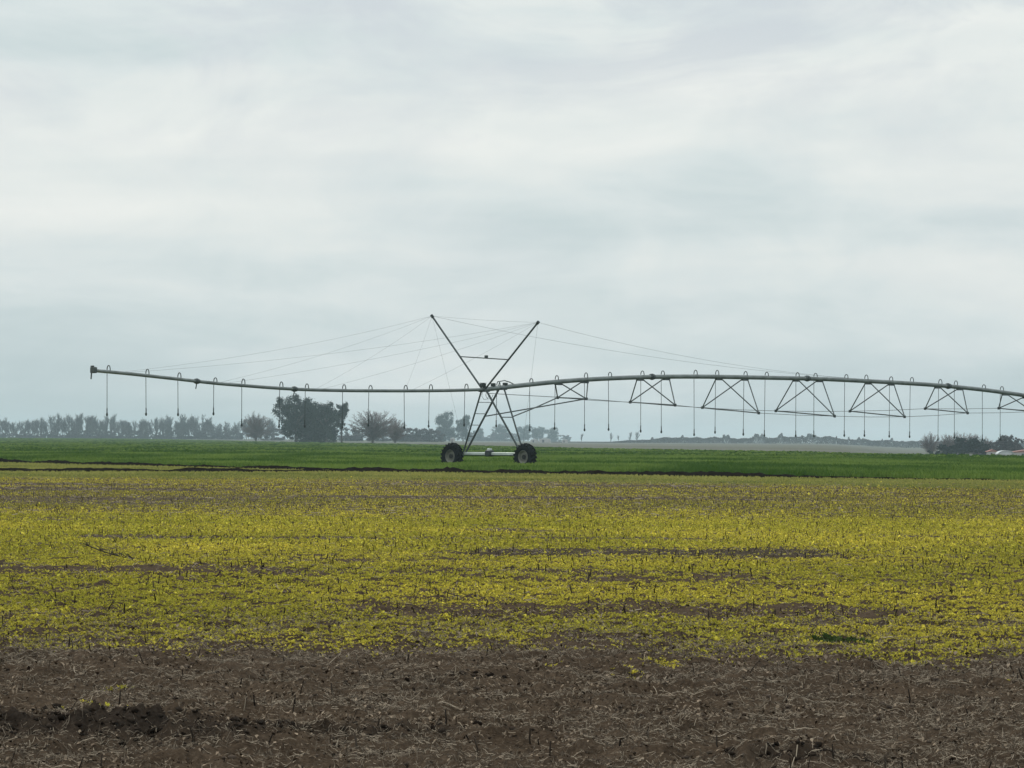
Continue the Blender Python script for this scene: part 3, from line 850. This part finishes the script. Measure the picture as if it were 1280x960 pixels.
def proto_round(seed, Ht, rx, n_limb, n_twig, tw, twig_mat):
    r = random.Random(seed); tr = MB(); limbs = []
    tr.tube([(0, 0, -.2), (.05, .03, Ht * .15), (0, .06, Ht * .32), (.1, 0, Ht * .5)], [Ht * .026, Ht * .021, Ht * .015, Ht * .007], 7, cap=False)
    for i in range(n_limb):
        while True:
            q = Vector((r.uniform(-1, 1), r.uniform(-1, 1), r.uniform(-1, 1)))
            if .45 < q.length < 1: break
        e = Vector((q.x * rx, q.y * rx, Ht * (.54 + .46 * q.z)))
        if e.z < Ht * .1: e.z = Ht * .1 + r.random() * Ht * .1
        b = Vector((0, 0, Ht * r.uniform(.08, .42) * (.5 + .5 * e.z / Ht)))
        c1 = b.lerp(e, .35) + Vector((0, 0, Ht * .05)); c2 = b.lerp(e, .7) + Vector((r.uniform(-1, 1), r.uniform(-1, 1), r.uniform(0, 1))) * Ht * .04
        pts = [b, c1, c2, e]; tr.tube(pts, [Ht * .008, Ht * .0055, Ht * .0035, Ht * .0015], 4, cap=False); limbs.append(pts)
    v = []; f = []
    for i in range(n_twig):
        pts = limbs[r.randrange(len(limbs))]; j = r.choice((0, 1, 1, 2, 2, 2)); b = pts[j].lerp(pts[j + 1], r.random())
        out = Vector((b.x, b.y, (b.z - Ht * .3))).normalized()
        nd = (out * .8 + Vector((r.uniform(-1, 1), r.uniform(-1, 1), r.uniform(-.5, 1)))).normalized()
        L = Ht * r.uniform(.04, .11); e = b + nd * L
        sd = nd.cross(Vector((r.uniform(-1, 1), r.uniform(-1, 1), r.uniform(-1, 1)))).normalized() * tw
        mid = b.lerp(e, .5) + Vector((r.uniform(-1, 1), r.uniform(-1, 1), 0)) * L * .1
        k = len(v); v += [b - sd * .5, b + sd * .5, mid + sd, e, mid - sd]; f += [(k, k + 1, k + 2, k + 4), (k + 4, k + 2, k + 3)]
    return mesh_from('trunk', tr.v, tr.f, M_BARK), mesh_from('crown', v, f, twig_mat), Ht

def mesh_from(name, v, f, material):
    me = bpy.data.meshes.new(name); me.from_pydata([tuple(p) for p in v], [], f); me.materials.append(material); return me

def proto_bare(seed, Ht, spread, upright, n_twig, tw, twig_mat=None):
    tr, v, f = bare_tree_mesh(seed, Ht, spread, upright, n_twig, tw)
    return mesh_from('trunk', tr.v, tr.f, M_BARK), mesh_from('crown', v, f, twig_mat or M_TWIG), Ht

def proto_leafy(seed, lobes, Ht, q, leaf, dark, light, trunk_h):
    rg = np.random.default_rng(seed); V = []; T = []
    tot = sum(a * b for _, _, _, a, b in lobes)
    for (cx, cy, cz, rx, rz) in lobes:
        n = int(q * rx * rz / tot)
        # clumps on the lobe, leaves round each clump
        nc = max(6, int(rx * rz * 3)); 
        u = rg.normal(size=(nc, 3)); u /= np.linalg.norm(u, axis=1)[:, None]
        u *= (0.45 + 0.6 * rg.random((nc, 1)) ** .5)
        cl = np.array([cx, cy, cz]) + u * np.array([rx, rx, rz])
        tone = rg.random(nc)
        i = rg.integers(0, nc, n)
        c = cl[i] + rg.normal(size=(n, 3)) * 0.26 * min(rx, rz)
        a = rg.normal(size=(n, 3)); a /= np.linalg.norm(a, axis=1)[:, None]
        b = np.cross(a, rg.normal(size=(n, 3))); b /= np.linalg.norm(b, axis=1)[:, None]
        s = leaf * (0.6 + .8 * rg.random((n, 1)))
        V.append(np.stack([c - a * s, c + b * s * .55, c + a * s, c - b * s * .55], 1).reshape(-1, 3))
        t = np.clip(tone[i] * .8 + .2 * rg.random(n), 0, 1)
        T.append(np.repeat(lerp3(dark, light, t), 4, 0))
    V = np.concatenate(V); T = np.concatenate(T); F_ = np.arange(len(V)).reshape(-1, 4)
    V[:, 2] = np.maximum(V[:, 2], 0.05)
    me = bpy.data.meshes.new('crown'); me.from_pydata(V.tolist(), [], F_.tolist())
    at_ = me.attributes.new('tint', 'FLOAT_COLOR', 'POINT'); col = np.ones((len(V), 4), np.float32); col[:, :3] = T
    at_.data.foreach_set('color', col.ravel()); me.materials.append(M_LEAF)
    tr = MB(); tr.tube([(0, 0, -.2), (0.05, 0, trunk_h * .5), (0, 0, trunk_h)], [Ht * .03, Ht * .022, Ht * .014], 7)
    for (cx, cy, cz, rx, rz) in lobes:
        tr.tube([(0, 0, trunk_h * .7), (cx * .5, cy * .5, (cz + trunk_h * .7) * .5), (cx, cy, cz)], [Ht * .014, Ht * .010, Ht * .004], 5)
    return mesh_from('trunk', tr.v, tr.f, M_BARK), me, float(np.percentile(V[:, 2], 99.5))

def plant(name, proto, px, top_y, depth, label, cat='tree', group=None, yaw=None, wide=1.0):
    """stands a tree at a distance; its height comes from where its top shows"""
    tm, cm_, ph = proto
    r = ray(px, 540); x = r.x * depth; gz = float(ground_z(np.array([x]), np.array([depth]))[0])
    topz = at(px, top_y, depth).z; sc = (topz - gz) / ph
    t = empty(name, (x, depth, gz)); t.rotation_euler = (0, 0, random.uniform(0, 6.28) if yaw is None else yaw); t.scale = (sc * wide, sc * wide, sc)
    tag(t, label, cat, group)
    for n_, me in (('trunk', tm), ('crown', cm_)):
        if me is None: continue
        o = bpy.data.objects.new(n_, me); C.objects.link(o); o.parent = t
    return t

slim = [proto_bare(100 + i, 12.0, .50, 1.35, 900, .035) for i in range(8)]
broad = [proto_round(200 + i, 12.0, (5.6, 6.2, 5.0, 5.8)[i], 190, 5200, .038, M_TWIGR) for i in range(4)]
DK, LT = (0.011, 0.016, 0.012), (0.036, 0.046, 0.028)
def lobes_round(seed, n, W, Ht, low=.15):
    r = random.Random(seed); L = []
    for i in range(n):
        z = Ht * r.uniform(low + .12, .86); a = W * .5 * math.sqrt(max(.05, 1 - ((z / Ht - .5) / .55) ** 2))
        an = r.uniform(0, 6.28); q = a * r.uniform(.2, .85)
        L.append((q * math.cos(an), q * math.sin(an), z, W * r.uniform(.13, .22), Ht * r.uniform(.09, .15)))
    return L
ever = [proto_leafy(300 + i, lobes_round(310 + i, 23, 11, 14, -.06), 14, 19000, .21, DK, LT, 7) for i in range(3)]
slim_ever = proto_leafy(330, lobes_round(331, 11, 6, 14, .2), 14, 6500, .20, DK, LT, 9)
bush = [proto_leafy(350 + i, lobes_round(360 + i, 9, 6, 4, -.05) + [(-1.6, 0, .6, 1.3, .7), (0, .2, .7, 1.5, .8), (1.7, 0, .6, 1.3, .7)], 4, 4200, .15, (0.05, 0.044, 0.045), (0.11, 0.095, 0.092), 1.5) for i in range(3)]
darkbush = proto_leafy(380, [(-3.6, 0, 1.0, 1.9, 1.0), (-1.9, .5, 1.9, 2.0, 1.2), (.3, 0, 2.7, 2.3, 1.25), (2.2, 0, 2.3, 1.9, 1.25), (3.9, .3, 1.2, 1.5, 1.1), (-5.0, 0, .6, 1.1, .6), (0, -.5, 1.0, 3.6, 1.0), (4.9, 0, .6, .9, .6)], 4, 5200, .26, (0.009, 0.015, 0.012), (0.022, 0.031, 0.022), 1.2)

# far row of bare trees on the left
rr = random.Random(11)
gl = 'row of bare trees beyond the crop on the left'
xs = []; x = -14.0
while x < 340: xs.append(x); x += rr.uniform(1.9, 3.3)
for i, x in enumerate(xs):
    top = 519 + 3.0 * math.sin(x * .045) + rr.uniform(-4, 8) + (3 if 225 < x < 300 else 0) + (4 if x > 258 and x < 296 else 0)
    plant('bare_tree', slim[i % 8], x, top, 2600 + rr.uniform(-20, 90), 'slender hazy bare tree in the long row beyond the crop, left of the dark evergreens', group=gl, wide=rr.uniform(.8, 1.25))
for x in range(-8, 300, 8):
    plant('bush', bush[int(x) % 3], x + rr.uniform(-4, 4), 540 + rr.uniform(-3, 2), 2580, 'low hazy bush at the foot of the far bare tree row', 'bush', 'bushes under the bare tree row', wide=1.3)
# single bare trees
plant('bare_tree', broad[0], 320, 515, 1600, 'spreading bare tree just left of the dark evergreen clump', wide=1.25)
plant('bare_tree', broad[1], 466, 509, 1350, 'big round reddish bare tree right of the dark evergreen clump', wide=1.4)
plant('bare_tree', broad[2], 494, 521, 1420, 'smaller bare tree leaning on the big round bare tree', wide=1.3)
# dark evergreens
ge = 'dark evergreen clump under the overhang'
plant('evergreen_tree', ever[0], 370, 496, 1350, 'tallest dark evergreen tree with a domed crown, left end of its clump', group=ge, wide=1.1, yaw=.4)
plant('evergreen_tree', ever[1], 393, 504, 1365, 'dark evergreen tree in the middle of its clump', group=ge, wide=1.1, yaw=2.0)
plant('evergreen_tree', ever[2], 408, 505, 1340, 'broad dark evergreen tree on the right side of its clump', group=ge, wide=1.1, yaw=4.0)
plant('evergreen_tree', slim_ever, 427, 504, 1345, 'slim dark evergreen tree at the right end of the dark clump', group=ge, wide=.8, yaw=1.0)
plant('evergreen_tree', ever[1], 557, 516, 2900, 'hazy evergreen tree with a high crown just left of the tower wheel', wide=.9)
plant('evergreen_tree', ever[0], 579, 520, 2950, 'hazy evergreen tree close behind the left wheel legs', wide=.85)
gm = 'pale hazy trees behind the tower'
for x, ty, k in ((598, 536, 0), (624, 531, 1), (655, 532, 2), (672, 534, 0), (690, 535, 1)):
    plant('evergreen_tree', ever[k], x, ty, 4000, 'pale bluish round tree far behind the pivot tower', group=gm, wide=1.25)
gh = 'low scrub along the field end'
for x, ty in ((340, 536), (432, 535), (446, 537), (478, 538), (502, 535), (515, 537), (527, 536), (541, 538), (592, 540), (612, 541), (640, 541), (706, 544)):
    plant('bush', bush[int(x) % 3], x, ty, 2100 if x < 560 else 3800, 'grey scrub bush in the low line either side of the big bare tree' if x < 560 else 'faint scrub bush at the foot of the pale trees behind the tower', 'bush', gh if x < 560 else gm + ' scrub', wide=1.5)
# small thin trees over the grey field
for x, ty, lab in ((727, 541, 'faint thin bare tree, first one right of the pale trees'), (763, 540, 'faint bare tree left of two upright ones above the grey field'), (773, 543, 'small faint bush-like bare tree above the grey field'), (787, 539, 'faint upright bare tree, left of a pair above the grey field'), (796, 538, 'faint upright bare tree, right of a pair above the grey field'),
                   (836, 545, 'small faint bare tree in the far hedge under the span'), (908, 545, 'faint spindly bare tree poking above the far hedge'), (963, 546, 'low faint bare tree poking above the far hedge')):
    plant('bare_tree', slim[int(x) % 6], x, ty, 3000, lab)

# far hedge: one hazy mass of shrubs
rg = np.random.default_rng(77); V = []
n = 60000; px = 690 + rg.random(n) * 640; dep = 2600 + 200 * rg.random(n)
X = (px - 640) / F * dep
top = (2.6 + 3.2 * fbm(px / 14., px * 0, 401, 4) + 2.2 * ss(.62, .8, fbm(px / 6., px * 0, 411, 3))) * ss(740, 860, px)
z = top * rg.random(n) ** .7
c = np.stack([X, dep, z + ground_z(X, dep)], -1)
a = rg.normal(size=(n, 3)); a /= np.linalg.norm(a, axis=1)[:, None]; b = np.cross(a, rg.normal(size=(n, 3))); b /= np.linalg.norm(b, axis=1)[:, None]
s = .42 * (.5 + rg.random((n, 1)))
V = np.stack([c - a * s, c + b * s * .5, c + a * s, c - b * s * .5], 1).reshape(-1, 3)
T = np.repeat(lerp3((0.03, 0.03, 0.026), (0.075, 0.068, 0.06), rg.random(n)), 4, 0)
tag(np_mesh('far_hedge', V, np.arange(len(V)).reshape(-1, 4), M_LEAF, T), 'long low hazy hedge on the horizon beyond the grey field', 'hedge', kind='stuff')

# trees and roofs on the far right
gr_ = 'bare trees round the dark shrub'
for x, ty, dep, k, lab in ((1163, 540, 1150, 0, 'pale pinkish bare tree at the left of the dark domed shrub'), (1185, 540, 1160, 1, 'bare tree rising behind the left half of the dark domed shrub'),
                           (1200, 539, 1170, 2, 'bare tree rising right behind the dark domed shrub'), (1217, 540, 1150, 3, 'bare tree at the right shoulder of the dark domed shrub'), (1233, 546, 1140, 0, 'low bare tree just right of the dark domed shrub')):
    plant('bare_tree', broad[k], x, ty, dep, lab, group=gr_, wide=1.0)
plant('domed_shrub', darkbush, 1206, 548.5, 1020, 'dark blue green domed shrub in front of the bare trees at the field end', 'shrub', yaw=0.1, wide=1.22)
for x, ty, k, lab in ((1224, 551, 0, 'dull bush tucked behind the dark domed shrub'), (1247, 551, 1, 'hazy bush above the white arched shed'), (1262, 545, 2, 'tallest hazy bush above the red roof'), (1276, 546, 0, 'hazy bush at the right edge above the red roof'), (1269, 549, 1, 'low hazy bush between the two taller ones above the red roof')):
    plant('bush', bush[k], x, ty, 1120, lab, 'bush', wide=.95)

def ground_base(px, dep):
    x = ray(px, 560).x * dep
    return Vector((x, dep, float(ground_z(np.array([x]), np.array([dep]))[0])))
def shed(px, dep, w, l, hw, hr, wall, roof, label, cat, arched=False, name='shed'):
    p = ground_base(px, dep); e = empty(name, p); tag(e, label, cat)
    X = Vector((1, 0, 0)); Y = Vector((0, 1, 0)); m = MB()
    m.box(p + Vector((0, 0, hw / 2)), w, l, hw, X, bev=.02); m.build('wall', wall, e, smooth=False)
    m = MB(); n = 9 if arched else 3; vs = []; t = .12
    for yy in (-l / 2 - .3, l / 2 + .3):
        for lay in (0, t):
            for i in range(n):
                u = -1 + 2 * i / (n - 1); zz = hr * (math.sqrt(max(0, 1 - u * u)) if arched else 1 - abs(u))
                vs.append(p + Vector((u * (w / 2 + .3), yy, hw + .01 + zz + lay)))
    fs = []
    for lay in (0, 1):
        for i in range(n - 1):
            a, b = lay * n + i, lay * n + i + 1; c_, d_ = a + 2 * n, b + 2 * n
            fs.append((a, b, d_, c_) if lay else (b, a, c_, d_))
    for q in (0, 2 * n):
        for i in range(n - 1): fs.append((q + i, q + i + 1, q + n + i + 1, q + n + i))
    for i in (0, n - 1): fs.append((i, n + i, 3 * n + i, 2 * n + i))
    m.add(vs, fs)
    # gable ends
    for yy in (-l / 2 + .02, l / 2 - .02):
        vs = [p + Vector((-w / 2, yy, hw - .05)), p + Vector((w / 2, yy, hw - .05))]
        for i in range(n - 1, -1, -1):
            u = -1 + 2 * i / (n - 1); zz = hr * (math.sqrt(max(0, 1 - u * u)) if arched else 1 - abs(u))
            vs.append(p + Vector((u * w / 2, yy, hw + zz * .98)))
        m.add(vs, [tuple(range(len(vs)))])
    m.build('roof', roof, e, smooth=False)
    m = MB(); m.box(p + Vector((-w * .15, -l / 2 - .03, hw * .42)), w * .18, .08, hw * .8, X, bev=.05); m.build('door', M_DOOR, e, smooth=False)
    return e
shed(1256, 980, 3.6, 5, 1.0, .8, M_WALL, M_ROOFW, 'low white arched shed beside the dark domed shrub', 'shed', True)
shed(1286, 1010, 9.5, 6, 1.35, .8, M_WALL, M_ROOFR, 'low shed with a faded red roof at the right edge', 'shed')
shed(1240, 1000, 2.4, 4, 1.5, .5, M_WALL, M_ROOFR, 'small pinkish roofed shed between dark shrub and white arched shed', 'shed')
shed(681, 2380, 7, 8, 2.0, .9, M_WALL, M_ROOFW, 'tiny white farm house among the pale trees right of the tower', 'house', name='farm_house')
shed(668, 2390, 5, 6, 1.6, .7, M_WALL, M_ROOFW, 'tiny pale shed left of the white farm house', 'shed')
shed(566, 1840, 2.2, 3, 1.9, .6, M_WALL, M_ROOFW, 'tiny white shed just above the left tyre', 'shed')
shed(706, 2385, 3.5, 4, 1.6, .7, M_WALL, M_ROOFW, 'tiny white shed at the right end of the pale trees', 'shed')

# ------------------------------------------------------------------ haze
hb = MB(); hv = [(-4600, -120, -4), (4600, -120, -4), (4600, 5600, -4), (-4600, 5600, -4), (-4600, -120, 22), (4600, -120, 22), (4600, 5600, 22), (-4600, 5600, 22)]
hb.add(hv, [(3, 2, 1, 0), (4, 5, 6, 7), (0, 1, 5, 4), (1, 2, 6, 5), (2, 3, 7, 6), (3, 0, 4, 7)])
M_HAZE = bpy.data.materials.new('damp_air'); M_HAZE.use_nodes = True
nt = M_HAZE.node_tree; nt.nodes.remove(nt.nodes['Principled BSDF'])
pv = nt.nodes.new('ShaderNodeVolumePrincipled'); pv.inputs['Color'].default_value = (0.74, 0.92, 1.0, 1); pv.inputs['Density'].default_value = 0.00013
nt.links.new(pv.outputs[0], nt.nodes['Material Output'].inputs['Volume'])
hz = hb.build('haze', M_HAZE, smooth=False)
tag(hz, 'thin damp haze over the fields', 'haze', kind='stuff')

# ------------------------------------------------------------------ sky and light
SUN_EL, SUN_AZ = math.radians(52), math.radians(-40)     # azimuth from +Y, to the left
W = bpy.data.worlds.new('World'); S.world = W; W.use_nodes = True
nt = W.node_tree; N = nt.nodes; L = nt.links
bg = N['Background']; bg.inputs['Strength'].default_value = 0.1
sky = N.new('ShaderNodeTexSky'); sky.sky_type = 'NISHITA'; sky.sun_disc = False
sky.sun_elevation = SUN_EL; sky.sun_rotation = SUN_AZ; sky.air_density = 1.2; sky.dust_density = 3
tc = N.new('ShaderNodeTexCoord')
sep = N.new('ShaderNodeSeparateXYZ'); L.new(tc.outputs['Generated'], sep.inputs[0])
def math_(op, a, b=None, c=None):
    n = N.new('ShaderNodeMath'); n.operation = op
    for i, v in enumerate((a, b, c)):
        if v is None: continue
        if isinstance(v, (int, float)): n.inputs[i].default_value = v
        else: L.new(v, n.inputs[i])
    return n.outputs[0]
def mapv(sx, sy, sz, ox=0.0):
    m = N.new('ShaderNodeMapping'); m.inputs['Scale'].default_value = (sx, sy, sz); m.inputs['Location'].default_value = (ox, ox * .7, ox * .3)
    L.new(tc.outputs['Generated'], m.inputs['Vector']); return m.outputs[0]
def noise(vec, scale, det=5, rough=.55, dist=0.0):
    n = N.new('ShaderNodeTexNoise'); n.inputs['Scale'].default_value = scale; n.inputs['Detail'].default_value = det; n.inputs['Roughness'].default_value = rough; n.inputs['Distortion'].default_value = dist
    L.new(vec, n.inputs['Vector']); return n.outputs['Fac']
def ramp(fac, stops):
    r = N.new('ShaderNodeValToRGB'); L.new(fac, r.inputs[0]); e = r.color_ramp.elements
    while len(e) < len(stops): e.new(.5)
    for q, (p, c) in zip(e, stops): q.position = p; q.color = (*c, 1)
    return r.outputs[0]
def mix(f, a, b, mode='MIX'):
    m = N.new('ShaderNodeMix'); m.data_type = 'RGBA'; m.blend_type = mode
    for i, v in ((0, f), (6, a), (7, b)):
        if isinstance(v, float): m.inputs[i].default_value = v
        elif isinstance(v, tuple): m.inputs[i].default_value = (*v, 1)
        else: L.new(v, m.inputs[i])
    return m.outputs[2]
# layered cloud: long flat bands, softer billows above
n_band = noise(mapv(6.5, 6.5, 44, 44.4), 1.0, 5, .5, .35)
n_bill = noise(mapv(22, 22, 50, 28.3), 1.0, 6, .55, .6)
n_big = noise(mapv(3.0, 3.0, 26, 19.6), 1.0, 3, .5, .2)
f_ = math_('ADD', math_('MULTIPLY', n_band, .5), math_('ADD', math_('MULTIPLY', n_bill, .30), math_('MULTIPLY', n_big, .25)))
# where each layer lies with height above the horizon
layer = ramp(math_('MULTIPLY', sep.outputs['Z'], 8.0), [(0.0, (.22,) * 3), (0.22, (.32,) * 3), (0.46, (.58,) * 3), (0.62, (.66,) * 3), (.76, (.58,) * 3), (.9, (.42,) * 3), (1.0, (.46,) * 3)])
g_ = math_('ADD', math_('MULTIPLY', math_('SUBTRACT', f_, .5), 2.1), layer)
cloud = ramp(g_, [(0.10, (0.51, 0.61, 0.63)), (0.34, (0.595, 0.685, 0.70)), (0.52, (0.69, 0.76, 0.765)), (0.66, (0.755, 0.805, 0.795)), (0.88, (0.835, 0.865, 0.84))])
n_pat = noise(mapv(13, 13, 34, 33.5), 1.0, 6, .6, .8)
pat = math_('MULTIPLY', ramp(n_pat, [(.44, (0, 0, 0)), (.62, (1, 1, 1))]), ramp(math_('MULTIPLY', sep.outputs['Z'], 8.0), [(.55, (.12,) * 3), (.84, (.75,) * 3), (1.0, (.85,) * 3)]))
cloud = mix(pat, cloud, (0.60, 0.655, 0.70))
cs = N.new('ShaderNodeVectorMath'); cs.operation = 'SCALE'; L.new(cloud, cs.inputs[0])
zr = N.new('ShaderNodeMapRange'); zr.interpolation_type = 'SMOOTHSTEP'
for k_, v_ in (('From Min', .12), ('From Max', .75), ('To Min', 10.35), ('To Max', 17.0)): zr.inputs[k_].default_value = v_
L.new(sep.outputs['Z'], zr.inputs['Value']); L.new(zr.outputs[0], cs.inputs['Scale'])
L.new(mix(0.95, sky.outputs[0], cs.outputs[0]), bg.inputs['Color'])

sun = bpy.data.lights.new('sun', 'SUN'); sun.energy = 1.3; sun.angle = math.radians(25); sun.color = (1.0, 0.94, 0.84)
so = bpy.data.objects.new('sun', sun); C.objects.link(so)
dv = Vector((math.sin(SUN_AZ) * math.cos(SUN_EL), math.cos(SUN_AZ) * math.cos(SUN_EL), math.sin(SUN_EL)))
so.rotation_euler = dv.to_track_quat('Z', 'Y').to_euler()

S.view_settings.view_transform = 'Standard'; S.view_settings.look = 'None'
S.view_settings.exposure = 0.0; S.view_settings.gamma = 1.0; S.view_settings.use_curve_mapping = False
S.cycles.use_denoising = True
S.cycles.max_bounces = 6; S.cycles.diffuse_bounces = 2; S.cycles.volume_bounces = 1; S.cycles.transmission_bounces = 2
